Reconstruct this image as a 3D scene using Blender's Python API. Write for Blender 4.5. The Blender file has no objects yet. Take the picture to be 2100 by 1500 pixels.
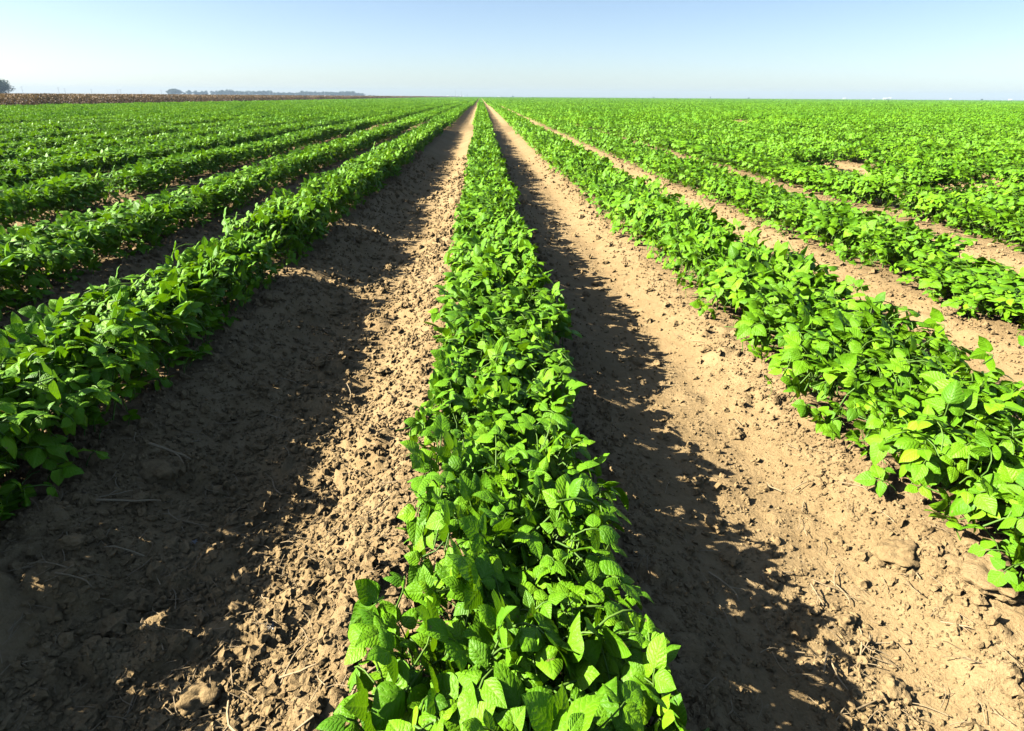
import bpy, math, random
import numpy as np
from mathutils import Vector, Matrix, Euler

random.seed(7); rng = np.random.default_rng(11)
S = bpy.context.scene
COL = S.collection
R = math.radians

# ------------------------------------------------------------------ camera, sky, sun, exposure
CAM_Z = 0.72
PSI, TH, RHO = R(2.815), R(23.244), R(0.38)
F = Vector((math.sin(PSI)*math.cos(TH), math.cos(PSI)*math.cos(TH), -math.sin(TH)))
R0 = Vector((math.cos(PSI), -math.sin(PSI), 0)); U0 = R0.cross(F)
RX = R0*math.cos(RHO) + U0*math.sin(RHO); UP = U0*math.cos(RHO) - R0*math.sin(RHO)
cam = bpy.data.cameras.new('camera'); cam_o = bpy.data.objects.new('camera', cam); COL.objects.link(cam_o)
cam.sensor_width = 36; cam.lens = 22.0; cam.clip_start = 0.02; cam.clip_end = 20000
cam_o.matrix_world = Matrix(((RX.x, UP.x, -F.x, 0), (RX.y, UP.y, -F.y, 0), (RX.z, UP.z, -F.z, CAM_Z), (0, 0, 0, 1)))
S.camera = cam_o

SUN_EL, SUN_AZ = R(33.0), R(270)           # the sun stands over the left-hand rows, square to them
world = bpy.data.worlds.new('World'); S.world = world; world.use_nodes = True
wn = world.node_tree; wn.nodes.clear()
sky = wn.nodes.new('ShaderNodeTexSky'); sky.sky_type = 'NISHITA'; sky.sun_disc = False
sky.sun_elevation = SUN_EL; sky.sun_rotation = SUN_AZ; sky.altitude = 50
sky.air_density = 0.70; sky.dust_density = 0.7; sky.ozone_density = 1.1
bg = wn.nodes.new('ShaderNodeBackground'); bg.inputs['Strength'].default_value = 0.05
wo = wn.nodes.new('ShaderNodeOutputWorld')
wn.links.new(sky.outputs[0], bg.inputs[0]); wn.links.new(bg.outputs[0], wo.inputs[0])
sun = bpy.data.lights.new('sun', 'SUN'); sun.energy = 5.0; sun.angle = R(0.5); sun.color = (1.0, 0.94, 0.84)
sun_o = bpy.data.objects.new('sun', sun); COL.objects.link(sun_o)
sun_o.location = (-30, 0, 25)
sun_o.rotation_euler = Vector((math.cos(SUN_EL), 0.0, -math.sin(SUN_EL))).to_track_quat('-Z', 'Y').to_euler()
S.view_settings.view_transform = 'Standard'; S.view_settings.look = 'None'
S.view_settings.gamma = 1.0; S.view_settings.use_curve_mapping = False
S.view_settings.exposure = 1.9
S.cycles.use_denoising = True
S.cycles.max_bounces = 6; S.cycles.diffuse_bounces = 0; S.cycles.glossy_bounces = 2
S.cycles.transmission_bounces = 4; S.cycles.transparent_max_bounces = 4; S.cycles.volume_bounces = 0
S.cycles.caustics_reflective = False; S.cycles.caustics_refractive = False

# ------------------------------------------------------------------ helpers
def link(o, parent=None, **props):
    COL.objects.link(o)
    if parent is not None: o.parent = parent
    for k, v in props.items(): o[k] = v
    return o

def mesh_np(name, verts, faces, mats=(), smooth=True, midx=None, uv=None, tint=None):
    """faces: (n,3) or (n,4) array, or a list of such arrays"""
    me = bpy.data.meshes.new(name)
    verts = np.ascontiguousarray(verts, dtype=np.float32)
    fl = faces if isinstance(faces, list) else [faces]
    fl = [np.asarray(f, dtype=np.int32) for f in fl if len(f)]
    tot = np.concatenate([np.full(len(f), f.shape[1], np.int32) for f in fl])
    loops = np.concatenate([f.ravel() for f in fl])
    me.vertices.add(len(verts)); me.vertices.foreach_set('co', verts.ravel())
    me.loops.add(len(loops)); me.loops.foreach_set('vertex_index', loops)
    me.polygons.add(len(tot))
    me.polygons.foreach_set('loop_start', np.concatenate([[0], np.cumsum(tot)[:-1]]).astype(np.int32))
    if smooth: me.polygons.foreach_set('use_smooth', np.ones(len(tot), bool))
    for m in mats: me.materials.append(m)
    if midx is not None: me.polygons.foreach_set('material_index', np.asarray(midx, np.int32))
    me.update(calc_edges=True)
    if uv is not None:
        l = me.uv_layers.new(name='UVMap'); l.data.foreach_set('uv', np.asarray(uv, np.float32)[loops].ravel())
    if tint is not None:
        a = me.attributes.new('tint', 'FLOAT', 'POINT'); a.data.foreach_set('value', np.asarray(tint, np.float32))
    me.validate()
    return me

class Geo:
    """collects pieces (verts, quads/tris, material index, uv, tint) into one mesh"""
    def __init__(s): s.v=[]; s.f3=[]; s.f4=[]; s.m3=[]; s.m4=[]; s.uv=[]; s.t=[]; s.n=0
    def add(s, v, f, mi=0, uv=None, tint=0.5):
        v = np.asarray(v, float); f = np.asarray(f, int)
        if len(f) == 0: return
        (s.f3 if f.shape[1] == 3 else s.f4).append(f + s.n)
        (s.m3 if f.shape[1] == 3 else s.m4).append(np.full(len(f), mi))
        s.v.append(v); s.uv.append(np.full((len(v), 2), 0.5) if uv is None else uv)
        s.t.append(np.full(len(v), tint) if np.isscalar(tint) else tint); s.n += len(v)
    def mesh(s, name, mats, smooth=True):
        fl, ml = [], []
        if s.f3: fl.append(np.concatenate(s.f3)); ml.append(np.concatenate(s.m3))
        if s.f4: fl.append(np.concatenate(s.f4)); ml.append(np.concatenate(s.m4))
        return mesh_np(name, np.concatenate(s.v), fl, mats, smooth, np.concatenate(ml), np.concatenate(s.uv), np.concatenate(s.t))

def tube(geo, pts, radii, n=5, mi=0, tint=0.5, cap=True):
    pts = [Vector(p) for p in pts]; V = []; Fq = []
    for i, p in enumerate(pts):
        d = (pts[min(i+1, len(pts)-1)] - pts[max(i-1, 0)]).normalized()
        a = d.orthogonal().normalized(); b = d.cross(a)
        if i:                                       # keep the ring from twisting
            a = (prev - d*prev.dot(d)).normalized(); b = d.cross(a)
        prev = a
        for k in range(n):
            t = 2*math.pi*k/n; V.append(tuple(p + (a*math.cos(t) + b*math.sin(t))*radii[i]))
    for i in range(len(pts)-1):
        for k in range(n):
            Fq.append((i*n+k, i*n+(k+1) % n, (i+1)*n+(k+1) % n, (i+1)*n+k))
    geo.add(V, Fq, mi, tint=tint)
    if cap:
        L = len(pts)
        V2 = [V[k] for k in range(n)] + [tuple(pts[0])]
        geo.add(V2, [(n, (k+1) % n, k) for k in range(n)], mi, tint=tint)
        V2 = [V[(L-1)*n+k] for k in range(n)] + [tuple(pts[-1])]
        geo.add(V2, [(n, k, (k+1) % n) for k in range(n)], mi, tint=tint)

def box(geo, c, s, mi=0, rot=None, tint=0.5):
    v = np.array([(x, y, z) for x in (-.5, .5) for y in (-.5, .5) for z in (-.5, .5)])*np.array(s)
    if rot is not None: v = v @ np.array(rot).T
    geo.add(v + np.array(c), [(0,1,3,2), (4,6,7,5), (0,4,5,1), (2,3,7,6), (0,2,6,4), (1,5,7,3)], mi, tint=tint)

# hashing value noise in numpy -------------------------------------------------
def _h(ix, iy, seed):
    n = (ix.astype(np.int64)*374761393 + iy.astype(np.int64)*668265263 + seed*1274126177) & 0x7fffffff
    n = ((n ^ (n >> 13))*1274126177) & 0x7fffffff
    n = n ^ (n >> 16)
    return (n & 0xffffff)/float(0xffffff)
def vnoise(x, y, seed=0):
    x = np.asarray(x, float); y = np.asarray(y, float)
    ix = np.floor(x); iy = np.floor(y); fx = x-ix; fy = y-iy
    fx = fx*fx*(3-2*fx); fy = fy*fy*(3-2*fy)
    a = _h(ix, iy, seed); b = _h(ix+1, iy, seed); c = _h(ix, iy+1, seed); d = _h(ix+1, iy+1, seed)
    return (a*(1-fx)+b*fx)*(1-fy) + (c*(1-fx)+d*fx)*fy
def domes(x, y, cell, seed, keep=0.6):
    """rounded clods half sunk in the soil: height in metres"""
    gx = np.asarray(x)/cell; gy = np.asarray(y)/cell
    ix = np.floor(gx); iy = np.floor(gy); out = np.zeros(np.broadcast(gx, gy).shape)
    for dx in (-1, 0, 1):
        for dy in (-1, 0, 1):
            cx = ix+dx; cy = iy+dy
            px = cx+_h(cx, cy, seed); py = cy+_h(cx, cy, seed+1)
            on = _h(cx, cy, seed+2); r = 0.25+0.45*_h(cx, cy, seed+3)
            d2 = ((gx-px)**2+(gy-py)**2)/(r*r)
            hgt = np.sqrt(np.clip(1-d2, 0, 1))*r*0.75*cell*(on < keep)
            out = np.maximum(out, hgt)
    return out
def sstep(a, b, x):
    t = np.clip((np.asarray(x, float)-a)/(b-a), 0, 1); return t*t*(3-2*t)

# ------------------------------------------------------------------ materials
def mat(name):
    m = bpy.data.materials.new(name); m.use_nodes = True
    nt = m.node_tree; nt.nodes.clear()
    out = nt.nodes.new('ShaderNodeOutputMaterial')
    return m, nt, out
def N(nt, typ, **kw):
    n = nt.nodes.new(typ)
    for k, v in kw.items():
        if k.startswith('i_'):
            key = k[2:]; key = int(key) if key.isdigit() else key.replace('_', ' ')
            n.inputs[key].default_value = v
        else: setattr(n, k, v)
    return n
def ramp(nt, fac, stops):
    r = nt.nodes.new('ShaderNodeValToRGB'); nt.links.new(fac, r.inputs[0])
    e = r.color_ramp.elements
    while len(e) < len(stops): e.new(0.5)
    for el, (p, c) in zip(e, stops): el.position = p; el.color = (*c, 1)
    return r.outputs[0]
def math_n(nt, op, a, b=None):
    n = nt.nodes.new('ShaderNodeMath'); n.operation = op
    for i, v in enumerate((a, b)):
        if v is None: continue
        if isinstance(v, (int, float)): n.inputs[i].default_value = v
        else: nt.links.new(v, n.inputs[i])
    return n.outputs[0]

def soil_material():
    m, nt, out = mat('soil')
    tc = N(nt, 'ShaderNodeNewGeometry').outputs['Position']
    p = N(nt, 'ShaderNodeBsdfPrincipled', i_Roughness=0.95)
    p.inputs['Specular IOR Level'].default_value = 0.12
    def noise(scale, detail=4, rough=.6):
        n = N(nt, 'ShaderNodeTexNoise', i_Scale=scale, i_Detail=detail, i_Roughness=rough); nt.links.new(tc, n.inputs['Vector']); return n.outputs['Fac']
    big = noise(1.3, 3); mid = noise(22, 5); fine = noise(170, 4, .7)
    f = math_n(nt, 'ADD', math_n(nt, 'MULTIPLY', big, .3), math_n(nt, 'ADD', math_n(nt, 'MULTIPLY', mid, .4), math_n(nt, 'MULTIPLY', fine, .3)))
    c = ramp(nt, f, [(.3, SOIL_D), (.5, SOIL_M), (.72, SOIL_L)])
    nt.links.new(c, p.inputs['Base Color'])
    b1 = N(nt, 'ShaderNodeBump', i_Strength=.9, i_Distance=.006); nt.links.new(mid, b1.inputs['Height'])
    nz = noise(75, 6, .7)
    b2 = N(nt, 'ShaderNodeBump', i_Strength=1.0, i_Distance=.006); nt.links.new(nz, b2.inputs['Height']); nt.links.new(b1.outputs[0], b2.inputs['Normal'])
    b3 = N(nt, 'ShaderNodeBump', i_Strength=1.0, i_Distance=.0025); nt.links.new(fine, b3.inputs['Height']); nt.links.new(b2.outputs[0], b3.inputs['Normal'])
    nt.links.new(b3.outputs[0], p.inputs['Normal']); nt.links.new(p.outputs[0], out.inputs[0])
    return m
SOIL_D, SOIL_M, SOIL_L = (.182, .122, .053), (.276, .192, .090), (.37, .270, .138)

def leaf_material(name='bean_leaf', dark=(.060, .185, .004), mid=(.118, .295, .004), lite=(.20, .405, .006), trans=0.24, veins=True):
    m, nt, out = mat(name)
    at = N(nt, 'ShaderNodeAttribute', attribute_name='tint').outputs['Fac']
    oi = N(nt, 'ShaderNodeObjectInfo').outputs['Random']
    f = math_n(nt, 'ADD', math_n(nt, 'MULTIPLY', at, .65), math_n(nt, 'MULTIPLY', oi, .35))
    c = ramp(nt, f, [(.1, dark), (.5, mid), (.95, lite)])
    p = N(nt, 'ShaderNodeBsdfPrincipled', i_Roughness=.48 if veins else .65)
    p.inputs['Specular IOR Level'].default_value = 0.22
    norm = None
    if veins:
        uv = N(nt, 'ShaderNodeUVMap', uv_map='UVMap').outputs[0]
        sx = N(nt, 'ShaderNodeSeparateXYZ'); nt.links.new(uv, sx.inputs[0])
        u = math_n(nt, 'ABSOLUTE', math_n(nt, 'SUBTRACT', sx.outputs[0], .5)); v = sx.outputs[1]
        # side veins leave the midrib at an angle: a wave in v - 0.9 u
        ph = math_n(nt, 'SUBTRACT', v, math_n(nt, 'MULTIPLY', u, .75))
        nz = N(nt, 'ShaderNodeTexNoise', i_Scale=9, i_Detail=3); nt.links.new(uv, nz.inputs['Vector'])
        wob = math_n(nt, 'MULTIPLY', nz.outputs['Fac'], .22)
        wav = math_n(nt, 'ABSOLUTE', math_n(nt, 'SINE', math_n(nt, 'MULTIPLY', math_n(nt, 'ADD', ph, wob), 20)))
        wav = math_n(nt, 'POWER', wav, .85)
        midr = math_n(nt, 'MINIMUM', math_n(nt, 'MULTIPLY', u, 14), 1)
        hgt = math_n(nt, 'MULTIPLY', wav, midr)
        hgt2 = math_n(nt, 'ADD', math_n(nt, 'MULTIPLY', hgt, .7), math_n(nt, 'MULTIPLY', nz.outputs['Fac'], 1.7))
        bmp = N(nt, 'ShaderNodeBump', i_Strength=.42, i_Distance=.0022); nt.links.new(hgt2, bmp.inputs['Height'])
        norm = bmp.outputs[0]
        mx = N(nt, 'ShaderNodeMix', data_type='RGBA'); nt.links.new(hgt, mx.inputs['Factor'])
        lt = N(nt, 'ShaderNodeMix', data_type='RGBA', i_Factor=.28); nt.links.new(c, lt.inputs[6]); lt.inputs[7].default_value = (.20, .36, .04, 1)
        nt.links.new(lt.outputs[2], mx.inputs[6]); nt.links.new(c, mx.inputs[7]); c = mx.outputs[2]
        # pale scorch specks
        sp = N(nt, 'ShaderNodeTexNoise', i_Scale=3.3, i_Detail=1); nt.links.new(N(nt, 'ShaderNodeNewGeometry').outputs['Position'], sp.inputs['Vector']); sp.inputs['Scale'].default_value = 70
        spm = N(nt, 'ShaderNodeMapRange', i_1=.745, i_2=.80); nt.links.new(sp.outputs['Fac'], spm.inputs[0])
        m3 = N(nt, 'ShaderNodeMix', data_type='RGBA'); nt.links.new(spm.outputs[0], m3.inputs['Factor'])
        nt.links.new(c, m3.inputs[6]); m3.inputs[7].default_value = (.20, .19, .05, 1); c = m3.outputs[2]
    nt.links.new(c, p.inputs['Base Color'])
    tr = N(nt, 'ShaderNodeBsdfTranslucent')
    tint = N(nt, 'ShaderNodeMix', data_type='RGBA', blend_type='MULTIPLY', i_Factor=1.0); nt.links.new(c, tint.inputs[6]); tint.inputs[7].default_value = (1.25, 1.15, .5, 1)
    nt.links.new(tint.outputs[2], tr.inputs['Color'])
    if norm: nt.links.new(norm, p.inputs['Normal']); nt.links.new(norm, tr.inputs['Normal'])
    ms = N(nt, 'ShaderNodeMixShader', i_Fac=trans); nt.links.new(p.outputs[0], ms.inputs[1]); nt.links.new(tr.outputs[0], ms.inputs[2])
    nt.links.new(ms.outputs[0], out.inputs[0])
    return m

def plain(name, c0, c1, rough=.8, scale=20., spec=.2, bump=0.0):
    m, nt, out = mat(name)
    tc = N(nt, 'ShaderNodeTexCoord').outputs['Object']
    n = N(nt, 'ShaderNodeTexNoise', i_Scale=scale, i_Detail=5); nt.links.new(tc, n.inputs['Vector'])
    oi = N(nt, 'ShaderNodeObjectInfo').outputs['Random']
    f = math_n(nt, 'ADD', math_n(nt, 'MULTIPLY', n.outputs['Fac'], .7), math_n(nt, 'MULTIPLY', oi, .3))
    c = ramp(nt, f, [(.25, c0), (.75, c1)])
    p = N(nt, 'ShaderNodeBsdfPrincipled', i_Roughness=rough); p.inputs['Specular IOR Level'].default_value = spec
    nt.links.new(c, p.inputs['Base Color'])
    if bump:
        b = N(nt, 'ShaderNodeBump', i_Strength=.8, i_Distance=bump); nt.links.new(n.outputs['Fac'], b.inputs['Height']); nt.links.new(b.outputs[0], p.inputs['Normal'])
    nt.links.new(p.outputs[0], out.inputs[0]); return m
M_SOIL = soil_material()
M_LEAF = leaf_material()
M_LEAF_FAR = leaf_material('bean_leaf_distant', veins=False)
M_STEM = plain('bean_stem', (.06, .14, .015), (.12, .21, .03), .5)
M_STRAW = plain('straw', (.22, .155, .075), (.38, .29, .165), .75, 60, .25, .001)
M_LINT = plain('cotton_lint', (.50, .49, .47), (.6, .6, .58), .95, 80)
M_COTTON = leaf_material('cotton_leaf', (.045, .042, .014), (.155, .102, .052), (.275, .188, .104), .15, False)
M_BOLL = plain('cotton_boll', (.40, .38, .34), (.55, .53, .49), .95)
M_TREE = leaf_material('tree_leaf', (.012, .028, .008), (.024, .052, .015), (.04, .08, .022), .15, False)
M_BARK = plain('bark', (.07, .05, .035), (.14, .10, .07), .9, 6)
M_WHITE = plain('white_metal', (.5, .5, .49), (.6, .6, .59), .5, 2)
M_GREY = plain('weathered_wood', (.10, .09, .08), (.2, .18, .16), .9, 3)
M_DARK = plain('dark_opening', (.03, .03, .03), (.05, .05, .05), .8, 3)

# ------------------------------------------------------------------ ground
ROW0 = 0.05; SP = 0.93           # middle row, usual row spacing; the planter left wider gaps beside the middle row
_RX = {-3: -2.75, -2: -1.80, -1: -.99, 0: 0.045, 1: 1.0, 2: 1.92, 3: 2.83}
def row_x(k): return _RX[k] if -3 <= k <= 3 else (_RX[3]+(k-3)*SP if k > 3 else _RX[-3]+(k+3)*SP)
_KS = np.arange(-60, 61); _KX = np.array([row_x(int(k)) for k in _KS])
def row_u(x): return np.interp(x, _KX, _KS)     # position counted in rows
def ground_h(x, y, step=0.0):
    """soil height; step = sampling distance, lumps finer than it are left out"""
    x = np.asarray(x, float); y = np.asarray(y, float)
    q = (row_u(x)+0.5) % 1.0 - 0.5; a = np.abs(q)
    k = np.floor(row_u(x)+0.5)
    in_field = sstep(-24.6, -24.2, x)
    depth = np.where((x < ROW0), 0.105, 0.066)
    wob = (vnoise(x*0.0+k*3.1+np.sign(q)*7, y*2.3, 5)-.5)*0.05*np.clip(1-step*4, 0, 1)
    prof = -depth*sstep(0.17, 0.43, a+wob)
    fine = np.clip(1-step/0.45, 0, 1)
    z = prof*in_field*fine + (-0.05)*(1-in_field*fine)
    rough = np.where(x < ROW0, 0.78, 0.24+0.55*np.exp(-((a-.24)/.06)**2))
    fur = sstep(.2, .4, a)
    z = z + (vnoise(x*3, y*4.2, 3)-.5)*0.05*fur*np.where(x < ROW0, 1, .35)*np.clip(1-step/.15, 0, 1)
    z = z + (vnoise(x*9, y*9, 8)-.5)*0.018*rough*np.clip(1-step/.06, 0, 1)
    for cell, sd, kp, mn in ((.085, 21, .25, .03), (.04, 31, .5, .014), (.021, 41, .7, .010)):
        w = np.clip(1.3-step/mn, 0, 1)
        if np.any(w > 0):
            wx = x + (vnoise(x*2.2/cell, y*2.2/cell, sd+7)-.5)*cell*.5; wy = y + (vnoise(x*2.2/cell, y*2.2/cell, sd+8)-.5)*cell*.5
            z = z + domes(wx, wy, cell, sd, kp)*w*rough*(.55+.9*vnoise(x*3/cell, y*3/cell, sd+9))
    z = z + (vnoise(x*70, y*70, 12)-.5)*0.006*rough*np.clip(1.4-step/.008, 0, 1)
    return z

def axis(segs):
    out = []
    for a, b, st in segs: out += list(np.arange(a, b-1e-9, st))
    return np.array(out)
xs_r = [2.2]; st = .03
while xs_r[-1] < 1750:
    x = xs_r[-1]; st = .03 if x < 6 else (.125 if x < 42 else st*1.18); xs_r.append(x+st)
xs_l = [-1.8]; st = .03
while xs_l[-1] > -1750:
    x = xs_l[-1]; st = .03 if x > -6 else (.125 if x > -30 else st*1.18); xs_l.append(x-st)
xs = np.concatenate([np.array(xs_l[::-1]), np.concatenate([np.arange(-1.789, -.95, .014), np.arange(-.95, 1.1, .0075), np.arange(1.1, 2.19, .014)]), np.array(xs_r)])
ys = [-2.0]
while ys[-1] < 1750:
    y = ys[-1]
    ys.append(y + (.06 if y < .2 else (.0072 if y < .8 else (.0098*y if y < 16 else .07*y))))
ys = np.array([-1700, -600, -100, -20, -6, -3] + ys)
sx = np.gradient(xs); sy = np.gradient(ys)
X, Y = np.meshgrid(xs, ys); ST = np.maximum(*np.meshgrid(sx, sy))
Z = np.empty_like(X)
fineband = (ys > -2.5) & (ys < 20)
cm = (xs > -7) & (xs < 7)
Z[:] = ground_h(X[:, :1]*0+0, Y[:, :1], 9)
bi = np.where(fineband)[0]; ci = np.where(cm)[0]
Z[np.ix_(bi, ci)] = ground_h(X[np.ix_(bi, ci)], Y[np.ix_(bi, ci)], ST[np.ix_(bi, ci)])
def coarse_h(x):
    q = (row_u(x)+.5) % 1-.5; infl = sstep(-24.6, -24.2, x)*(np.abs(x) < 42)
    return -.07*sstep(.17, .43, np.abs(q))*infl - .05*(1-infl)
om = (~cm)
Z[:, om] = coarse_h(xs[om])[None, :]
rest = np.where(~fineband)[0]
Z[np.ix_(rest, ci)] = coarse_h(xs[ci])[None, :]
nx, ny = len(xs), len(ys)
idx = np.arange(nx*ny).reshape(ny, nx)
quads = np.stack([idx[:-1, :-1], idx[:-1, 1:], idx[1:, 1:], idx[1:, :-1]], -1).reshape(-1, 4)
gm = mesh_np('ground', np.stack([X.ravel(), Y.ravel(), Z.ravel()], 1), quads, [M_SOIL])
ground = link(bpy.data.objects.new('ground', gm), kind='structure', label='dry light brown furrowed field soil with crumbly clods')
def gz(x, y): return float(ground_h(np.array([x]), np.array([y]), .01)[0])

# ------------------------------------------------------------------ bean leaves
def leaflet(L, W, nv, nu, fold, droop, curl, puck, seed):
    """one ovate, pointed leaflet along +Y: verts, faces, uv"""
    r = np.random.default_rng(seed)
    v = np.linspace(0, 1, nv+1); u = np.linspace(-1, 1, nu+1)
    w = (np.clip(1-v, 0, 1)**1.0)*(v**.46); w = w/w.max()
    w[0] = .08; w[-1] = 0.0
    ph = r.uniform(0, 6.28); asym = r.uniform(-.12, .12)
    V = []; UV = []
    for i, vv in enumerate(v):
        for j, uu in enumerate(u):
            ww = w[i]*W*(1+asym*uu)*(1+(.05*math.sin(vv*9+ph*2+uu*1.7) if nu > 2 else 0))
            x = uu*ww*math.cos(fold*abs(uu)*.5)
            z = fold*abs(uu)*ww - curl*(abs(uu)**2)*ww*.9
            z += -droop*L*vv*vv - .22*L*max(0, vv-.72) + (puck*.55*L*math.sin(vv*17+ph*3-abs(uu)*5)*(1-vv) if nu > 2 else 0) + puck*L*math.sin(vv*9+ph+uu*2.2)*(.25+abs(uu)*.75)*(1-vv*.6)
            y = vv*L*(1-.12*droop*vv)
            V.append((x, y, z)); UV.append((.5+.5*uu*max(w[i], .05), vv))
    Fq = [(i*(nu+1)+j, i*(nu+1)+j+1, (i+1)*(nu+1)+j+1, (i+1)*(nu+1)+j) for i in range(nv) for j in range(nu)]
    return np.array(V), np.array(Fq), np.array(UV)

def rotm(ax, ang): return np.array(Matrix.Rotation(ang, 3, ax))
def trifoliate(lod, seed):
    """a compound leaf: three leaflets and a petiole; the leaflets meet at the origin, the leaf points along +Y, faces +Z"""
    r = random.Random(seed); g = Geo()
    nv, nu = ((10, 6), (4, 2), (2, 2))[lod]
    size = r.uniform(.82, 1.18)
    for k, (yaw, s) in enumerate(((0, 1.0), (R(r.uniform(62, 88)), .88), (-R(r.uniform(62, 88)), .88))):
        L = .037*size*s*r.uniform(.9, 1.1); W = L*r.uniform(.35, .42)
        V, Fq, UV = leaflet(L, W, nv, nu, r.uniform(-.1, .34), r.uniform(-.02, .42), r.uniform(.05, .6), r.uniform(.016, .050), seed*7+k)
        pit = R(r.uniform(-30, 18)); rol = R(r.uniform(-22, 22))
        M = rotm('Z', yaw) @ rotm('X', pit) @ rotm('Y', rol)
        V = V @ M.T
        off = M @ np.array([0, 0.009 if k == 0 else .003, 0])
        g.add(V+off, Fq, 0, UV, tint=float(np.clip(r.gauss(.5, .22), 0, 1)))
    if lod < 2:
        n = 4 if lod == 0 else 3; rr = .0013
        tube(g, [(0, .009, 0), (0, 0, -.001), (0, -.014, -.010), (0, -.028, -.030), (0, -.034, -.058)][:(5 if lod == 0 else 5)], [rr*.8, rr, rr, rr*1.1, rr*1.2], n, 1, .7, cap=False)
    return g
NV = 9
LEAF_G = [[trifoliate(l, 100+i) for i in range(NV)] for l in range(3)]
LEAF_ME = [g.mesh('leaf', [M_LEAF, M_STEM]) for g in LEAF_G[0]]

def plant_layout(seed, n):
    """leaf positions of one plant: list of (variant, 4x4 matrix)"""
    r = random.Random(seed); out = []
    for i in range(n):
        th = r.uniform(0, 2*math.pi); el = math.asin(min(1, r.random()**.85*1.0)) if r.random() < .8 else -R(r.uniform(0, 22))
        rr = r.uniform(.6, 1.02) if r.random() < .72 else r.uniform(.25, .6)
        d = Vector((math.cos(th)*math.cos(el), math.sin(th)*math.cos(el), math.sin(el)))
        p = Vector((math.copysign(abs(d.x)**.55, d.x)*.145*rr, d.y*.14*rr, .078+math.copysign(abs(d.z)**.6, d.z)*.112*rr))
        p.z = max(p.z, .026)
        if r.random() < .07: p.z += r.uniform(.01, .035)
        outw = Vector((d.x, d.y*.8, 0)); 
        if outw.length < .05: outw = Vector((r.uniform(-1, 1), r.uniform(-1, 1), 0))
        yaw = math.atan2(outw.y, outw.x) - math.pi/2 + r.gauss(0, .7)
        lean = (1-max(0, math.sin(el)))*R(32)
        pitch = -lean*r.uniform(.2, 1.1) + r.gauss(0, R(25))
        if r.random() < .14: pitch += R(r.uniform(30, 60))
        roll = r.gauss(0, R(24))
        m = Matrix.Translation(p) @ Matrix.Rotation(yaw, 4, 'Z') @ Matrix.Rotation(pitch, 4, 'X') @ Matrix.Rotation(roll, 4, 'Y')
        # leaves turn towards the sun a little
        m = Matrix.Translation(p) @ Matrix.Rotation(-R(r.uniform(0, 42)), 4, 'Y') @ Matrix.Translation(-p) @ m
        s = r.uniform(.66, 1.18)*(.85 if p.z < .06 else 1)
        out.append((r.randrange(NV), m @ Matrix.Scale(s, 4)))
    return out
NP = 8; NLEAF = 106
LAYOUT = [plant_layout(500+i, NLEAF) for i in range(NP)]

def stem_mesh(seed):
    r = random.Random(seed); g = Geo()
    tube(g, [(0, 0, -.06), (.004, .002, .03), (-.003, .004, .09), (.004, 0, .15)], [.0042, .0038, .003, .0018], 5)
    for k in range(6):
        a = r.uniform(0, 6.28); z0 = r.uniform(.02, .09); l = r.uniform(.07, .12)
        tube(g, [(0, 0, z0), (math.cos(a)*l*.5, math.sin(a)*l*.4, z0+.03), (math.cos(a)*l, math.sin(a)*l*.8, z0+r.uniform(.04, .08))], [.0026, .0022, .0015], 4)
    return g.mesh('stem', [M_STEM])
STEM_ME = [stem_mesh(40+i) for i in range(4)]

def add_layout(g, lay, lod, T=None, keep=1.0, grow=1.0, r=random):
    T = Matrix.Identity(4) if T is None else T
    for vi, m in lay:
        if r.random() > keep: continue
        src = LEAF_G[lod][vi]; M = np.array(T @ m @ Matrix.Scale(grow, 4))
        A = M[:3, :3]; t = M[:3, 3]; dt = r.uniform(-.18, .18); k = 0
        V = np.concatenate(src.v) @ A.T + t; UV = np.concatenate(src.uv); TT = np.clip(np.concatenate(src.t)+dt, 0, 1)
        F4 = np.concatenate(src.f4); MI = np.concatenate(src.m4)
        g.f4.append(F4+g.n); g.m4.append(MI); g.v.append(V); g.uv.append(UV); g.t.append(TT); g.n += len(V)
FOLIAGE1 = []
for i in range(NP):
    g = Geo(); add_layout(g, LAYOUT[i], 1); FOLIAGE1.append(g.mesh('foliage', [M_LEAF, M_STEM]))

# ------------------------------------------------------------------ bean rows
def row_width(k):
    return {0: .86, 1: .98, 2: .95, -1: .92, -2: 1.05, -3: 1.1}.get(k, 1.1)
def row_lanes(k): return {3: (.04, .18), 0: (-.042, .042), 1: (-.085, .05), 2: (-.06, .06), -1: (-.04, .03)}.get(k) or ((0.0,) if -3 <= k <= 2 else ((-.13, .13) if k > 0 else (-.08, .08)))
GAPS = [(2, 2.47, .10), (4, 4.75, .55), (4, 6.5, 1.1), (4, 3.0, .14), (8, 11.2, .8), (8, 12.1, .5), (8, 14.7, 1.2), (8, 10.1, .5), (9, 20.3, 2.6), (8, 19.0, 2.2),
        (9, 27.2, 2.6), (-6, 11.2, .5), (-1, 2.62, .07), (-1, 3.75, .09), (3, 4.3, .14), (6, 9.5, .5), (5, 7.6, .2), (-4, 6.2, .12), (-3, 4.9, .1), (5, 5.6, .25), (7, 13.2, .5), (10, 15.8, .9)]
def row_mod(k, y):
    """height and width factors that wander along a row"""
    h = .86 + .30*float(vnoise(np.array([k*5.7]), np.array([y*1.35]), 60)[0]) + .1*float(vnoise(np.array([k*3.3]), np.array([y*.35]), 61)[0])
    w = .86 + .30*float(vnoise(np.array([k*9.1]), np.array([y*1.7]), 62)[0])
    return h*((.74 if y < 2.55 else .9) if k == 2 else {1: 1.0, -1: 1.06}.get(k, .94 if k > 0 else 1.0)), w
def in_gap(k, y, grow=0):
    return any(gk == k and abs(y-gy) < gw/2+grow for gk, gy, gw in GAPS)
tan_h = 1050/1283*1.04
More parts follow.
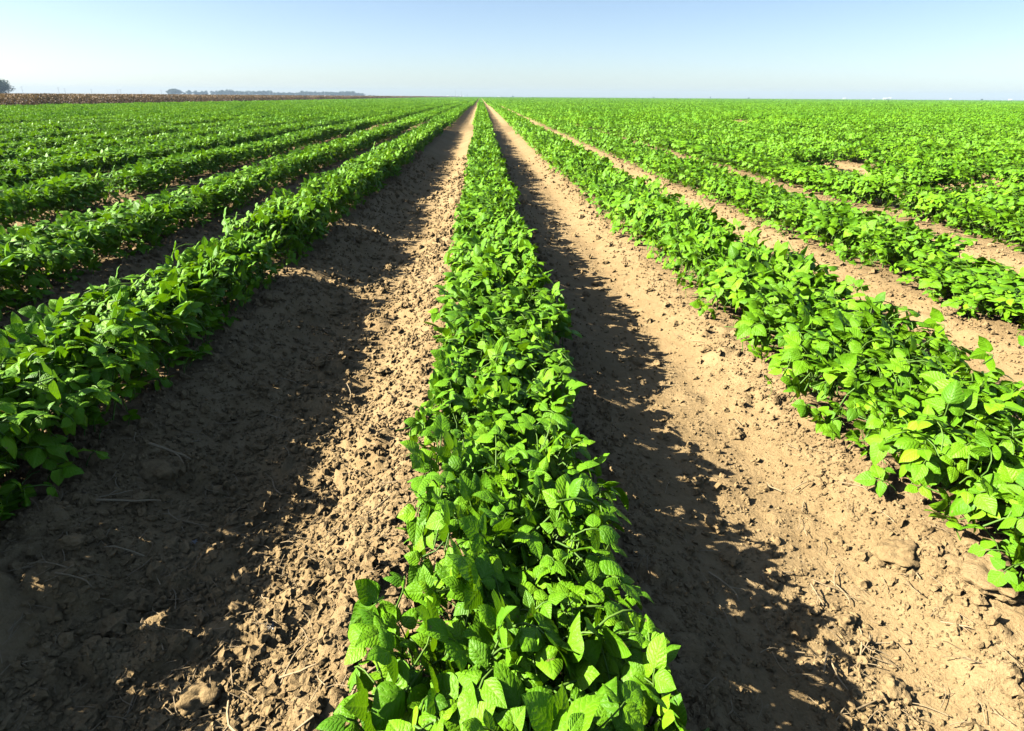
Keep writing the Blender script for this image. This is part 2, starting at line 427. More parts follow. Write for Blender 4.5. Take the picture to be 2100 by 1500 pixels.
def visible(x, y, margin):
    xr = x*math.cos(PSI) - y*math.sin(PSI); yr = x*math.sin(PSI) + y*math.cos(PSI)
    depth = yr*math.cos(TH) + (CAM_Z-.1)*math.sin(TH)
    return depth > 0 and abs(xr) < depth*tan_h + margin
plants = []                     # (distance, k, x, y)
NEAR_Y = 16.0
for k in range(-30, 31):
    y = -.62 + (k*7 % 5)*.03
    while y < NEAR_Y:
        y += random.uniform(.165, .215)*(.8 if k in (-3, -2) else 1.0)
        if in_gap(k, y, .06): continue
        for lane in row_lanes(k):
            yy = y + (random.uniform(0, .1) if lane else 0)
            x = row_x(k) + lane + random.gauss(0, .018)
            if not visible(x, yy, 1.6): continue
            plants.append((math.hypot(x, yy, CAM_Z), k, x, yy, visible(x, yy, .12) and yy > .22))
plants.sort()
seen = [p for p in plants if p[4]]
single = seen[:300]; singles = set(id(p) for p in single)
others = [p for p in plants if id(p) not in singles]

ROW_LABEL = {
    0: 'leafy green bean plant in the middle row with bare soil on both flanks',
    1: 'leafy green bean plant in the row toward which the middle row throws shadow',
    2: 'leafy green bean plant in the second row beyond the middle one, down sun',
    3: 'leafy green bean plant in the third row beyond the middle one, down sun',
    4: 'leafy green bean plant in the gappy fourth row down sun',
    -1: 'leafy green bean plant in the first row up sun, shading the clods',
    -2: 'leafy green bean plant in the second row up sun of the middle one',
    -3: 'leafy green bean plant in the third row up sun of the middle one',
    -4: 'leafy green bean plant in the fourth row up sun of the middle one'}
def ordinal(n): return ['', 'first', 'second', 'third', 'fourth', 'fifth', 'sixth', 'seventh', 'eighth', 'ninth', 'tenth'][min(n, 10)]
def row_label(k): return ROW_LABEL.get(k, f'leafy green bean plant in the {ordinal(abs(k))} row {"down" if k > 0 else "up"} sun of the middle one')
def plant_matrix(k, x, y, r):
    hs, ws = row_mod(k, y); w = row_width(k)*ws
    flip = r.choice((0, math.pi))
    return (x, y, -.004), flip + r.gauss(0, .12), (w, 1.12, hs)
LEAF_OBJ_PLANTS = 112
leaf_proto = [bpy.data.objects.new('leaf', me) for me in LEAF_ME]
stem_proto = [bpy.data.objects.new('stem', me) for me in STEM_ME]
rp = random.Random(3)
for n, p in enumerate(single):
    _, k, x, y, _v = p
    root = bpy.data.objects.new('bean_plant', None); root.empty_display_size = .05
    loc, rz, sc = plant_matrix(k, x, y, rp)
    root.location = loc; root.rotation_euler = (0, 0, rz); root.scale = sc
    link(root, label=row_label(k), category='bean plant', group=f'bean plants of the {"middle" if k == 0 else ordinal(abs(k))} row{"" if k == 0 else (" down sun" if k > 0 else " up sun")}')
    o = rp.choice(stem_proto).copy(); link(o, root)
    v = rp.randrange(NP)
    if n < LEAF_OBJ_PLANTS:
        for vi, m in LAYOUT[v]:
            o = leaf_proto[vi].copy()
            j = Matrix.Rotation(rp.gauss(0, .2), 4, 'Z') @ Matrix.Rotation(rp.gauss(0, .13), 4, 'X')
            o.matrix_local = m @ j
            link(o, root)
    else:
        link(bpy.data.objects.new('foliage', FOLIAGE1[v]), root, kind='stuff')

# distant plants: one mass, instanced from a few pieces of row -------------------
def gn_scatter(name, pieces, pts, rots, scls, idxs, **props):
    """one object whose points carry the pieces (mesh objects kept out of the scene)"""
    me = bpy.data.meshes.new(name); me.vertices.add(len(pts)); me.vertices.foreach_set('co', np.asarray(pts, np.float32).ravel())
    for nm, typ, arr, key in (('rot', 'FLOAT_VECTOR', rots, 'vector'), ('scl', 'FLOAT_VECTOR', scls, 'vector'), ('idx', 'INT', idxs, 'value')):
        a = me.attributes.new(nm, typ, 'POINT')
        a.data.foreach_set(key, np.asarray(arr, np.int32 if typ == 'INT' else np.float32).ravel())
    me.update()
    o = bpy.data.objects.new(name, me); link(o, **props)
    ng = bpy.data.node_groups.new(name, 'GeometryNodeTree')
    ng.interface.new_socket('Geometry', in_out='INPUT', socket_type='NodeSocketGeometry')
    ng.interface.new_socket('Geometry', in_out='OUTPUT', socket_type='NodeSocketGeometry')
    gi = ng.nodes.new('NodeGroupInput'); go = ng.nodes.new('NodeGroupOutput')
    g2i = ng.nodes.new('GeometryNodeGeometryToInstance')
    for pc in reversed(pieces):                 # multi-input sockets list the last link first
        oi = ng.nodes.new('GeometryNodeObjectInfo'); oi.inputs['Object'].default_value = pc; oi.inputs['As Instance'].default_value = False
        ng.links.new(oi.outputs['Geometry'], g2i.inputs[0])
    iop = ng.nodes.new('GeometryNodeInstanceOnPoints')
    ng.links.new(gi.outputs[0], iop.inputs['Points']); ng.links.new(g2i.outputs[0], iop.inputs['Instance'])
    iop.inputs['Pick Instance'].default_value = True
    for nm, typ, sock in (('rot', 'FLOAT_VECTOR', 'Rotation'), ('scl', 'FLOAT_VECTOR', 'Scale'), ('idx', 'INT', 'Instance Index')):
        at = ng.nodes.new('GeometryNodeInputNamedAttribute'); at.data_type = typ; at.inputs['Name'].default_value = nm
        ng.links.new(at.outputs['Attribute'], iop.inputs[sock])
    ng.links.new(iop.outputs[0], go.inputs[0])
    md = o.modifiers.new('scatter', 'NODES'); md.node_group = ng
    return o
def piece(name, me): return bpy.data.objects.new(name, me)

pieces = [piece('bean_foliage', FOLIAGE1[i]) for i in range(NP)]          # 0..7 single plants
r5 = random.Random(5)
def row_segment(length, rows, per_m, lod, keep, grow, mats, lanes=(-.11, .11)):
    g = Geo()
    for rw in range(rows):
        y = 0
        while y < length:
            y += 1/per_m*r5.uniform(.85, 1.15)
            for ln in lanes:
                T = Matrix.Translation((rw*SP + ln + r5.gauss(0, .02), y + r5.uniform(-.05, .05), 0)) @ Matrix.Rotation(r5.choice((0, math.pi)), 4, 'Z') @ Matrix.Diagonal((r5.uniform(.9, 1.2), 1.1, r5.uniform(.8, 1.2), 1))
                add_layout(g, r5.choice(LAYOUT), lod, T, keep, grow, r5)
    return g.mesh('foliage', mats)
for i in range(5): pieces.append(piece('bean_foliage', row_segment(1.0, 1, 5, 2, .5, 1.1, [M_LEAF_FAR, M_STEM])))        # 8..12
for i in range(3): pieces.append(piece('bean_foliage', row_segment(6.0, 3, 4, 2, .16, 1.8, [M_LEAF_FAR, M_STEM])))        # 13..15  3 rows x 6 m
for i in range(2): pieces.append(piece('bean_foliage', row_segment(24.0, 8, 1.6, 2, .11, 3.2, [M_LEAF_FAR, M_STEM])))     # 16,17   8 rows x 24 m
pts, rots, scls, idxs = [], [], [], []
def put(i, x, y, rz, sc): pts.append((x, y, -.004)); rots.append((0, 0, rz)); scls.append(sc); idxs.append(i)
for p in others:
    loc, rz, sc = plant_matrix(p[1], p[2], p[3], rp); put(rp.randrange(NP), loc[0], loc[1], rz, sc)
for k in range(-24, 60):                                                   # 1 m pieces, 16 to 56 m
    y = NEAR_Y
    while y < 56:
        x = row_x(k)
        if visible(x, y, 2.5) and not in_gap(k, y+.5, .25):
            hs, ws = row_mod(k, y); w = (.78 if -3 <= k <= 2 else .95)*ws
            put(8+r5.randrange(5), x, y, 0, (w, 1.0, hs*1.02))
        y += 1.0
k = -24
while k < 260:                                                             # 3-row pieces, 56 to 200 m
    y = 56
    while y < 200:
        if visible(row_x(k+1), y+3, 8):
            put(13+r5.randrange(3), row_x(k), y, 0, (1, 1, r5.uniform(.92, 1.08)))
        y += 6.0
    k += 3
k = -24
while k < 1600:                                                            # 8-row pieces, 200 to 1500 m
    y = 200
    while y < 1500:
        if visible(row_x(k+4), y+12, 30):
            put(16+r5.randrange(2), row_x(k), y, 0, (1, 1, r5.uniform(.85, 1.1)))
        y += 24.0
    k += 8
gn_scatter('bean_rows', pieces, pts, rots, scls, idxs, kind='stuff', label='green bean rows running on to the flat horizon', category='crop')

# ------------------------------------------------------------------ soil clods and straw
def clod_mesh(seed, sub=2, flat=.8, amp=.40):
    import bmesh
    bm = bmesh.new(); bmesh.ops.create_icosphere(bm, subdivisions=sub, radius=1)
    r = random.Random(seed); off = Vector((r.uniform(0, 50), r.uniform(0, 50), r.uniform(0, 50)))
    from mathutils import noise as mn
    ex = (r.uniform(.8, 1.25), r.uniform(.8, 1.2), flat*r.uniform(.8, 1.15))
    for v in bm.verts:
        d = 1 + amp*mn.noise(v.co*1.3+off)*1.8 + amp*.9*mn.noise(v.co*3.0+off) + amp*.5*mn.noise(v.co*6.5+off)
        v.co = Vector((v.co.x*ex[0]*d, v.co.y*ex[1]*d, v.co.z*ex[2]*d))
    me = bpy.data.meshes.new('clod'); bm.to_mesh(me); bm.free(); me.materials.append(M_SOIL)
    for p in me.polygons: p.use_smooth = sub > 2
    return me
CLOD = [clod_mesh(900+i, 1 if i < 5 else 2) for i in range(10)]
cp = [piece('clod', me) for me in CLOD]
def rough_at(x):
    q = (float(row_u(x))+.5) % 1-.5; a = abs(q)
    if x < ROW0: return 1.0 if a > .12 else .7
    return .22 + .9*math.exp(-((a-.25)/.06)**2) + (.25 if a > .42 else 0)
pts, rots, scls, idxs = [], [], [], []
rc = random.Random(21)
tries = 0
while len(pts) < 75000 and tries < 600000:
    tries += 1
    y = .22*math.exp(rc.random()*math.log(9/.22)); x = rc.uniform(-.95, 1.0)*max(.75, y*1.0)+.03*y
    if not visible(x, y, .1): continue
    if rc.random() > rough_at(x): continue
    s = .0026*(1-rc.random()*.988)**(-.40)
    s = min(s, .019)*(1 if x < ROW0 else .8)*max(1, (y/1.6)**.55)
    s = min(s, .021)
    pts.append((x, y, s)); rots.append((rc.uniform(0, 6), rc.uniform(0, 6), rc.uniform(0, 6))); scls.append((s, s, s))
    idxs.append(rc.randrange(5) if s < .007 else 5+rc.randrange(5))
P = np.array(pts); P[:, 2] = ground_h(P[:, 0], P[:, 1], .011) + P[:, 2]*.28
gn_scatter('soil_clods', cp, P, rots, scls, idxs, kind='stuff', label='crumbly small brown soil clods strewn over the furrows', category='soil')

M_BIG = [clod_mesh(950+i, 4, .62, .30) for i in range(6)]
def big_clod(x, y, s, label, group=None, sc=(1, 1, 1), rz=None):
    o = bpy.data.objects.new('soil_clod', rc.choice(M_BIG))
    o.scale = (s*sc[0], s*sc[1], s*sc[2]); o.location = (x, y, gz(x, y)+s*sc[2]*.22)
    o.rotation_euler = (rc.uniform(-.2, .2), rc.uniform(-.2, .2), rc.uniform(0, 6.28) if rz is None else rz)
    link(o, label=label, category='clod')
    if group: o['group'] = group
big_clod(.735, .86, .036, 'broad flat-topped soil clod on the sunlit shoulder casting a short black shadow', sc=(1.05, .9, .8), rz=.4)
big_clod(.815, .755, .052, 'largest smooth pale slab of soil against the foot of the bean row', sc=(1.15, .95, .55), rz=1.0)
big_clod(-.425, .675, .027, 'lumpy soil clod half lit at the edge of the deep furrow shadow', rz=.2)
big_clod(-.70, 1.18, .036, 'angular brown clod lying in full shade beside the grey twigs')
big_clod(.50, .73, .015, 'small round clod lit on top at the shadow edge of the middle row')
big_clod(.475, 1.165, .014, 'small round pale clod standing alone by the shadow edge')
for i in range(34):
    for _ in range(50):
        side = rc.random() < .65
        y = .55*math.exp(rc.random()*math.log(3.2/.55)); x = rc.uniform(-.76, -.2) if side else rc.uniform(.42, .86)
        if visible(x, y, -.03): break
    big_clod(x, y, rc.uniform(.012, .021), 'fist-sized loose clod among the crumbs in the rough furrow' if side else 'loose pale clod on the smoother sunlit strip of soil',
             'clods in the rough furrow' if side else 'clods on the sunlit strip')

def stalk_mesh(seed, L=1.0, rad=.02, fork=False):
    r = random.Random(seed); g = Geo()
    b1, b2 = r.uniform(-.25, .25), r.uniform(-.2, .2)
    ptsl = [(-.5*L, 0, .3*rad), (-.2*L, b1*.3*L, rad), (.1*L, b1*.45*L, rad*.8), (.3*L, b1*.3*L+b2*.1*L, rad*1.4), (.5*L, b2*.5*L, rad*.4)]
    tube(g, ptsl, [rad*1.1, rad, rad*.9, rad*.95, rad*.55], 6)
    if fork:
        a = r.choice((-1, 1))
        tube(g, [ptsl[2], (.25*L, ptsl[2][1]+a*.12*L, rad*1.5), (.42*L, ptsl[2][1]+a*.3*L, rad*1.2)], [rad*.7, rad*.6, rad*.35], 5)
    return g.mesh('straw', [M_STRAW])
STK = [stalk_mesh(70+i, 1.0, rc.uniform(.016, .034), i % 3 == 2) for i in range(9)]
def stalk(x, y, L, rz, label, group=None, me=None, wide=1.0):
    o = bpy.data.objects.new('dry_stalk', me or rc.choice(STK)); o.scale = (L, L, L*wide)
    e = .004; sl = (gz(x+L*.4*math.cos(rz), y+L*.4*math.sin(rz))-gz(x-L*.4*math.cos(rz), y-L*.4*math.sin(rz)))/(L*.8)
    o.rotation_euler = Euler((0, -math.atan(max(-.6, min(.6, sl))), rz))
    o.location = (x, y, max(gz(x+L*.3*math.cos(rz), y+L*.3*math.sin(rz)), gz(x, y), gz(x-L*.3*math.cos(rz), y-L*.3*math.sin(rz)))+.005)
    link(o, label=label, category='stalk')
    if group: o['group'] = group
stalk(-.165, .575, .12, 1.2, 'long straight straw-coloured stalk leaning on the soil at the edge of the middle row', me=STK[0])
stalk(-.27, .66, .07, -.2, 'bent brownish pod-like stalk curved over the lit clods', me=STK[1])
stalk(-.29, .70, .07, 1.3, 'upright split straw stub standing among lit clods', me=STK[4])
stalk(-.35, .62, .10, -1.0, 'frayed pale root with thin fibres on the lit clods', me=STK[2], wide=1.4)
stalk(-.70, 1.06, .11, .5, 'long grey twig lying in the deep shade of the furrow', me=STK[3])
stalk(-.69, 1.22, .09, 0.1, 'forked grey twig lying beside a shaded clod', me=STK[5])
stalk(-.48, 1.23, .08, -1.1, 'thick bent twig in the shaded furrow near the shadow edge', me=STK[6])
stalk(.62, .845, .055, 1.0, 'reddish brown stalk fragment on the smooth sunlit soil', me=STK[7])
stalk(.54, .60, .06, .4, 'short flat straw piece at the tip of the leaf shadows', me=STK[1])
stalk(.755, 1.05, .06, -.9, 'dark broken stalk among the cracked shoulder clods', me=STK[8])
for i in range(70):
    for _ in range(60):
        side = rc.random() < .72
        y = .5*math.exp(rc.random()*math.log(3.5/.5)); x = rc.uniform(-.78, -.17) if side else rc.uniform(.30, .84)
        if visible(x, y, -.03): break
    stalk(x, y, rc.uniform(.03, .07), rc.uniform(0, 6.28), 'short dry straw fragment scattered on the rough clods' if side else 'short dry straw fragment scattered on the smoother sunlit soil',
          'straw bits on rough soil' if side else 'straw bits on smooth soil')
pts, rots, scls, idxs = [], [], [], []
sp_ = [piece('straw', m) for m in STK]
for i in range(4200):
    y = .3*math.exp(rc.random()*math.log(9/.3)); x = rc.uniform(-.95, .95)*max(.8, y)
    if x > ROW0 and rc.random() < .55: continue
    s = rc.uniform(.014, .044)*max(1, (y/2)**.5)
    pts.append((x, y, 0)); rots.append((rc.uniform(-.2, .2), rc.gauss(0, .25), rc.uniform(0, 6.28))); scls.append((s, s*.9, s*.8)); idxs.append(rc.randrange(9))
P = np.array(pts); P[:, 2] = ground_h(P[:, 0], P[:, 1], .009)+.008
gn_scatter('straw_litter', sp_, P, rots, scls, idxs, kind='stuff', label='tiny bits of dry straw and root littering the soil', category='straw')

def lint(x, y, s, label):
    g = Geo(); r = random.Random(int(x*1000))
    for k in range(26):
        p = [Vector((r.gauss(0, .35), r.gauss(0, .3), .25+r.gauss(0, .12)))*s]
        for q in range(4): p.append(p[-1]+Vector((r.gauss(0, .4), r.gauss(0, .4), r.gauss(0, .15)))*s)
        tube(g, p, [s*.07]*5, 3, cap=False)
    o = bpy.data.objects.new('cotton_lint', g.mesh('cotton_lint', [M_LINT])); o.location = (x, y, gz(x, y)+.003)
    link(o, label=label, category='lint')
lint(-.35, .78, .0055, 'small white tuft of cotton lint caught on the lit clods')
lint(-.57, 1.02, .004, 'bluish white wisp of lint in the furrow shade')

# ------------------------------------------------------------------ dry cotton field beyond the track
def cotton_block(lx, ly, n, size, seed):
    r = np.random.default_rng(seed); g = Geo()
    rows = max(1, int(round(lx)))
    cx = r.integers(0, rows, n) + .5 + r.normal(0, .2, n); cy = r.uniform(0, ly, n)
    hmax = .64 + .14*vnoise(cx*1.1, cy*1.4, seed)
    z = np.clip(r.beta(1.9, 1.15, n), .03, 1)*hmax
    c = np.stack([cx, cy, z], 1)
    a = r.normal(size=(n, 3)); a /= np.linalg.norm(a, axis=1)[:, None]
    b = np.cross(a, r.normal(size=(n, 3))); b /= np.linalg.norm(b, axis=1)[:, None]
    s = size*r.uniform(.6, 1.3, (n, 1))
    V = np.stack([c-a*s, c-b*s*.6, c+a*s, c+b*s*.6], 1).reshape(-1, 3)
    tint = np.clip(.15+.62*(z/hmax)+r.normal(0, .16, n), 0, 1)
    Fq = np.arange(n*4).reshape(n, 4); mi = (r.random(n) < .03).astype(int)
    g.f4.append(Fq); g.m4.append(mi); g.v.append(V); g.uv.append(np.full((n*4, 2), .5)); g.t.append(np.repeat(tint, 4)); g.n = n*4
    for k in range(int(lx*ly*3)):
        x = r.integers(0, rows)+.5+r.normal(0, .08); y = r.uniform(0, ly)
        tube(g, [(x, y, 0), (x+r.normal(0, .06), y+r.normal(0, .06), .55)], [.012, .006], 3, 2, cap=False)
    return g.mesh('cotton', [M_COTTON, M_BOLL, M_BARK], smooth=False)
cot = [piece('cotton', cotton_block(3, 3, 2600, .05, 300+i)) for i in range(4)] + [piece('cotton', cotton_block(12, 16, 5200, .13, 320+i)) for i in range(2)]
pts, rots, scls, idxs = [], [], [], []
x = -28.6
for i in range(7):
    y = 14.0
    while y < 170:
        if visible(x, y, 6):
            pts.append((x-3*i, y, -.05)); rots.append((0, 0, 0)); scls.append((1, 1, rc.uniform(.93, 1.05))); idxs.append(rc.randrange(4))
        y += 3
for i in range(24):
    y = 14.0 if i >= 1 else 170.0
    while y < 1000:
        xx = -37.6 - 12*i
        if i == 0: xx = -37.6
        if visible(xx, y, 20) and not (i == 0 and y < 170):
            pts.append((xx-12 if i else xx, y, -.05)); rots.append((0, 0, 0)); scls.append((1, 1, rc.uniform(.9, 1.02))); idxs.append(4+rc.randrange(2))
        y += 16
gn_scatter('cotton_field', cot, pts, rots, scls, idxs, kind='stuff', label='brown dried cotton crop with white bolls beyond the bean field', category='crop')

# ------------------------------------------------------------------ trees along the horizon
def at_px(px, dist):
    """ground point at a given distance whose bearing matches a picture column of the flat horizon"""
    a = math.atan2((px-1050)/1283.0, math.cos(TH)+math.sin(TH)*(552/1283.0)) + PSI
    return math.sin(a)*dist, math.cos(a)*dist
def crown_mesh(seed, rx, rz, n, leaf, nc=16):
    r = np.random.default_rng(seed); g = Geo()
    cc = r.normal(size=(nc, 3)); cc /= np.linalg.norm(cc, axis=1)[:, None]
    cc *= r.uniform(.35, .72, (nc, 1)); cr = r.uniform(.32, .5, nc)
    w = r.integers(0, nc, n); d = r.normal(size=(n, 3)); d /= np.linalg.norm(d, axis=1)[:, None]
    c = cc[w] + d*cr[w][:, None]*r.uniform(.75, 1.05, (n, 1))
    c = c*np.array([rx, rx, rz])
    a = r.normal(size=(n, 3)); a /= np.linalg.norm(a, axis=1)[:, None]
    b = np.cross(a, d); b /= np.linalg.norm(b, axis=1)[:, None]
    s = leaf*r.uniform(.6, 1.4, (n, 1))
    V = np.stack([c-a*s, c-b*s*.7, c+a*s, c+b*s*.7], 1).reshape(-1, 3)
    g.f4.append(np.arange(n*4).reshape(n, 4)); g.m4.append(np.zeros(n, int)); g.v.append(V); g.uv.append(np.full((n*4, 2), .5))
    g.t.append(np.repeat(np.clip(.5+r.normal(0, .2, n), 0, 1), 4)); g.n = n*4
    return g.mesh('crown', [M_TREE], smooth=False)
def trunk_mesh(seed, h, rad):
    g = Geo(); r = random.Random(seed)
    tube(g, [(0, 0, -.3), (.02*h, 0, .3*h), (0, .03*h, .62*h), (.03*h, 0, .9*h)], [rad*1.3, rad, rad*.7, rad*.3], 6)
    for k in range(5):
        a = r.uniform(0, 6.28); z0 = h*r.uniform(.3, .6); l = h*r.uniform(.25, .4)
        tube(g, [(0, 0, z0), (math.cos(a)*l*.6, math.sin(a)*l*.6, z0+l*.4), (math.cos(a)*l, math.sin(a)*l, z0+l*.8)], [rad*.5, rad*.35, rad*.12], 4)
    return g.mesh('trunk', [M_BARK])
CROWN = [crown_mesh(800+i, 1.0, 1.0, 1800, .095) for i in range(6)]
TRUNK = [trunk_mesh(820+i, 1.0, .035) for i in range(3)]
def tree(px, dist, w, h, label, group=None, name='broadleaf_tree', crown=None, low=.12):
    x, y = at_px(px, dist)
    t = bpy.data.objects.new(name, None); t.location = (x, y, -.05); t.rotation_euler = (0, 0, rc.uniform(0, 6.28)); link(t, label=label, category='tree')
    if group: t['group'] = group
    o = bpy.data.objects.new('trunk', rc.choice(TRUNK)); o.scale = (h, h, h*.95); link(o, t)
    o = bpy.data.objects.new('crown', crown or rc.choice(CROWN)); o.scale = (w/2, w/2, h*(1-low)/2); o.location = (0, 0, h*(low+(1-low)/2)); link(o, t)
tree(-20, 300, 13.0, 5.7, 'big dark round tree standing alone behind the brown cotton', crown=crown_mesh(880, 1.0, 1.0, 16000, .05, 60), low=.02)
D = 900; PX = D/1283/math.cos(TH)*1.0     # metres per photograph pixel at that distance
tree(357, D*.92, 22*PX, 9.0*PX, 'dense dark dome-shaped tree at the end of the distant tree belt', crown=crown_mesh(881, 1, 1, 5000, .07), low=.02)
tree(347, D*.95, 14*PX, 8.5*PX, 'paler round tree touching the dense dark dome at the tree belt end', low=.02)
tree(375, D, 6*PX, 4.6*PX, 'smallest low bush in the gap of the distant tree belt', name='bush', low=.02)
tree(386, D, 11*PX, 7.4*PX, 'lone rounded tree between two gaps of the distant belt', low=.05)
tree(398, D, 9*PX, 7.2*PX, 'lone leaning tree with a low skirt in the broken end of the belt', low=.05)
tree(404, D, 9*PX, 5.0*PX, 'low shrub at the skirt of the lone leaning tree', name='bush', low=.03)
tree(412, D, 9*PX, 6.4*PX, 'small tree of a pair before the belt closes up', 'pair of small trees at the broken end of the belt', low=.05)
tree(419, D, 8*PX, 7.0*PX, 'small tree of a pair before the belt closes up', 'pair of small trees at the broken end of the belt', low=.05)
px = 433
while px < 742:
    h = (6.6 + 2.4*float(vnoise(np.array([px/17.0]), np.array([0.5]), 77)[0]) + rc.uniform(-.5, .6))
    if 555 < px < 612: h -= 2.0
    if px > 722: h -= 2.6
    tree(px, D*rc.uniform(.97, 1.06), rc.uniform(9, 13)*PX, h*PX, 'hazy blue-green tree in the long closed belt on the horizon', 'trees of the long distant belt', low=.03)
    px += rc.uniform(5.6, 8.6)
tree(755, 1000, 8*PX, 2.6*PX, 'tiny low bush past the end of the belt', name='bush', low=.02)
tree(764, 1000, 7*PX, 2.2*PX, 'outermost tiny bush beyond the low bush past the tree belt', name='bush', low=.02)
for px, h, lb in ((1048, 3.0, 'tiny solitary dark tree on the horizon beside the vanishing rows'), (1337, 2.6, 'tiny flat-topped tree on the bare horizon'),
                  (1453, 4.0, 'slim tiny tree on the bare horizon'), (1532, 3.0, 'squat tiny tree on the bare horizon'), (2010, 2.8, 'tiny pale tree on the horizon past the white sheds')):
    tree(px, 1050, (4.6 if px != 1453 else 2.4)*PX, h*PX, lb, low=.25 if px == 1337 else .08)

# ------------------------------------------------------------------ poles and farm buildings on the horizon
def pole(px, dist, h, label, group='utility poles along the far road'):
    x, y = at_px(px, dist)
    t = bpy.data.objects.new('utility_pole', None); t.location = (x, y, -.06); t.rotation_euler = (0, 0, R(15)); link(t, label=label, category='pole', group=group)
    g = Geo(); tube(g, [(0, 0, -.5), (0, 0, h*.5), (0, 0, h)], [.2, .17, .13], 6); link(bpy.data.objects.new('shaft', g.mesh('shaft', [M_GREY])), t)
    g = Geo(); box(g, (0, -.16, h*.92), (2.4, .12, .14)); link(bpy.data.objects.new('crossarm', g.mesh('crossarm', [M_GREY], False)), t)
    for s in (-1.05, 0.45, 1.05):
        g = Geo(); tube(g, [(s, -.16, h*.92+.07), (s, -.16, h*.92+.3)], [.07, .05], 5); link(bpy.data.objects.new('insulator', g.mesh('insulator', [M_WHITE])), t)
for px, h in ((44, 10.5), (118, 10), (131, 8.6), (185, 8), (239, 7.6), (245, 8.2), (328, 8), (287, 6.5)):
    pole(px, 900, h*PX*.95, 'thin grey utility pole rising faintly above the cotton')
pole(954.5, 900, 5.0*PX, 'short dark pole beside the white tanks near the vanishing point', 'poles by the tanks')
for px in (930.5, 943):
    x, y = at_px(px, 1000); h = (12.5 if px < 940 else 10.5)*PX
    t = bpy.data.objects.new('lattice_mast', None); t.location = (x, y, -.06)
    link(t, label='taller faint lattice mast behind the white tanks' if px < 940 else 'shorter faint lattice mast behind the white tanks', category='mast')
    for a in range(3):
        c, s = math.cos(a*2.094)*.6, math.sin(a*2.094)*.6
        g = Geo(); tube(g, [(c, s, -.3), (c*.3, s*.3, h)], [.09, .06], 4); link(bpy.data.objects.new('mast_leg', g.mesh('mast_leg', [M_GREY])), t)
    g = Geo()
    for q in range(9):
        z = h*q/9; f0 = 1-.7*q/9; f1 = 1-.7*(q+1)/9
        for a in range(3):
            b = (a+1) % 3
            tube(g, [(math.cos(a*2.094)*.6*f0, math.sin(a*2.094)*.6*f0, z), (math.cos(b*2.094)*.6*f1, math.sin(b*2.094)*.6*f1, z+h/9)], [.04, .04], 3, cap=False)
    link(bpy.data.objects.new('bracing', g.mesh('bracing', [M_GREY])), t)
def shed(px, dist, w, h, label, depth=9):
    x, y = at_px(px, dist)
    t = bpy.data.objects.new('farm_shed', None); t.location = (x, y, -.06); t.rotation_euler = (0, 0, -math.atan2(x, y)); link(t, label=label, category='building')
    g = Geo(); e = h*.68
    box(g, (0, 0, e/2), (w, depth, e)); link(bpy.data.objects.new('wall', g.mesh('wall', [M_WHITE], False)), t)
    g = Geo(); hw, hd = w/2+.3, depth/2+.3
    V = [(-hw, -hd, e+.01), (hw, -hd, e+.01), (hw, hd, e+.01), (-hw, hd, e+.01), (-hw, 0, h), (hw, 0, h)]
    g.add(V, [(0, 1, 5, 4), (3, 4, 5, 2), (0, 3, 2, 1)]); g.add(V, [(0, 4, 3), (1, 2, 5)]); link(bpy.data.objects.new('roof', g.mesh('roof', [M_WHITE], False)), t)
    g = Geo(); box(g, (-w*.25, -depth/2-.04, e*.4), (w*.16, .08, e*.8)); link(bpy.data.objects.new('door', g.mesh('door', [M_DARK], False)), t)
    return t
shed(914.5, 1000, 3.0*PX, 2.6*PX, 'tiny white shed at the end of the brown field')
shed(1020, 1050, 5.5*PX, 1.9*PX, 'low white shed on the horizon beside the solitary dark tree')
shed(1728, 1100, 5.0*PX, 3.0*PX, 'small white shed with a lower wing on the open horizon')
shed(1812, 1100, 8.0*PX, 3.2*PX, 'widest white shed next to two leaning conveyors on the horizon')
shed(1788, 1100, 3.0*PX, 2.0*PX, 'tiny white hut near the widest white shed')
shed(2068, 1100, 5.0*PX, 2.6*PX, 'white shed standing by itself far past the conveyors')
shed(1945, 1100, 2.6*PX, 2.8*PX, 'narrow white hut between the two far white sheds')
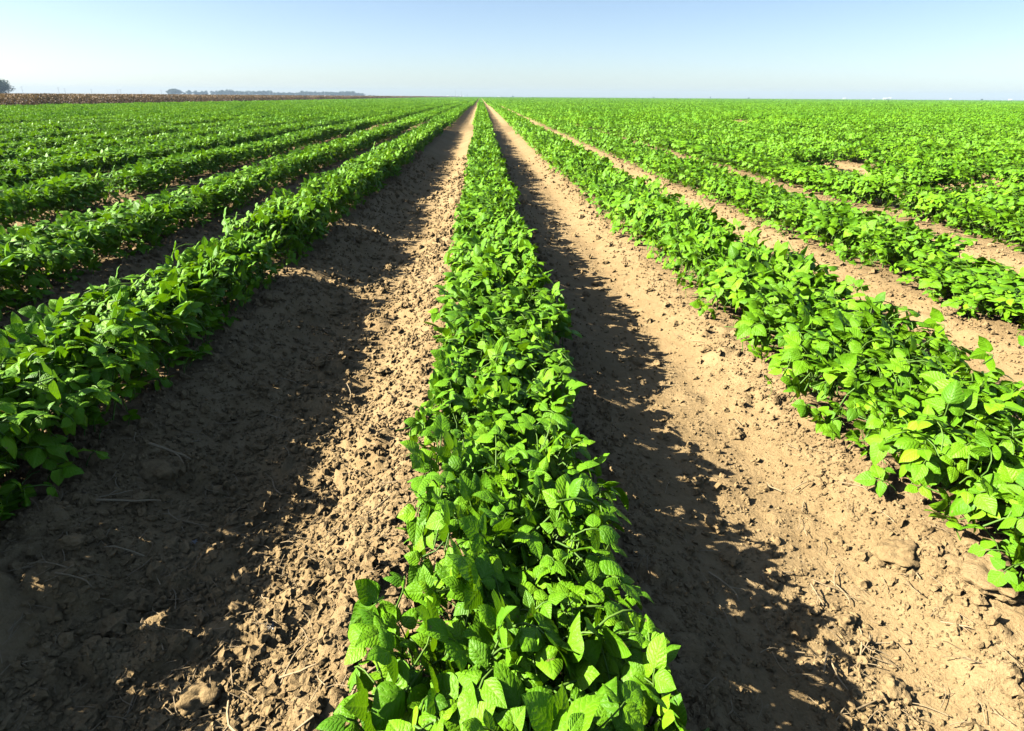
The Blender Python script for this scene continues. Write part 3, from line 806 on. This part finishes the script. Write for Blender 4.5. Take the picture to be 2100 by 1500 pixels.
for px, lb in ((1818.5, 'white leaning grain conveyor touching the widest shed'), (1822.5, 'white leaning grain conveyor standing clear of the shed')):
    x, y = at_px(px, 1098); h = 4.6*PX
    t = bpy.data.objects.new('grain_conveyor', None); t.location = (x, y, -.06); t.rotation_euler = (0, 0, -math.atan2(x, y)); link(t, label=lb, category='conveyor')
    g = Geo(); box(g, (0, 0, h/2), (.9, .9, h*1.08), rot=np.array(Matrix.Rotation(R(24), 3, 'Y'))); link(bpy.data.objects.new('boom', g.mesh('boom', [M_WHITE], False)), t)
    g = Geo(); tube(g, [(.9, 0, -.2), (.35, 0, h*.55)], [.12, .1], 5); link(bpy.data.objects.new('leg', g.mesh('leg', [M_GREY])), t)
def tank(px, w, h, label):
    x, y = at_px(px, 960)
    t = bpy.data.objects.new('storage_tank', None); t.location = (x, y, -.06); link(t, label=label, category='tank')
    g = Geo(); tube(g, [(0, 0, -.2), (0, 0, h*.5), (0, 0, h*.85)], [w/2]*3, 16); link(bpy.data.objects.new('shell', g.mesh('shell', [M_WHITE])), t)
    g = Geo(); tube(g, [(0, 0, h*.851), (0, 0, h)], [w/2*1.03, w*.08], 16); link(bpy.data.objects.new('cone_roof', g.mesh('cone_roof', [M_WHITE])), t)
tank(933.5, 2.2*PX, 2.6*PX, 'broad low white tank of the three')
tank(941, 1.9*PX, 3.2*PX, 'tallest white tank, between two others')
tank(946.5, 1.9*PX, 2.7*PX, 'narrow white tank nearest the short dark pole')

# ------------------------------------------------------------------ the air
HAZE = 0.0005
if HAZE > 0:
    m, nt, out = mat('haze')
    pv = N(nt, 'ShaderNodeVolumePrincipled'); pv.inputs['Color'].default_value = (.42, .56, .70, 1); pv.inputs['Density'].default_value = HAZE; pv.inputs['Anisotropy'].default_value = 0.0
    nt.links.new(pv.outputs[0], out.inputs['Volume'])
    g = Geo(); box(g, (0, 0, 7.0), (3600, 3600, 17)); link(bpy.data.objects.new('haze', g.mesh('haze', [m], False)), kind='stuff', label='thin pale blue haze over the whole flat plain', category='haze')
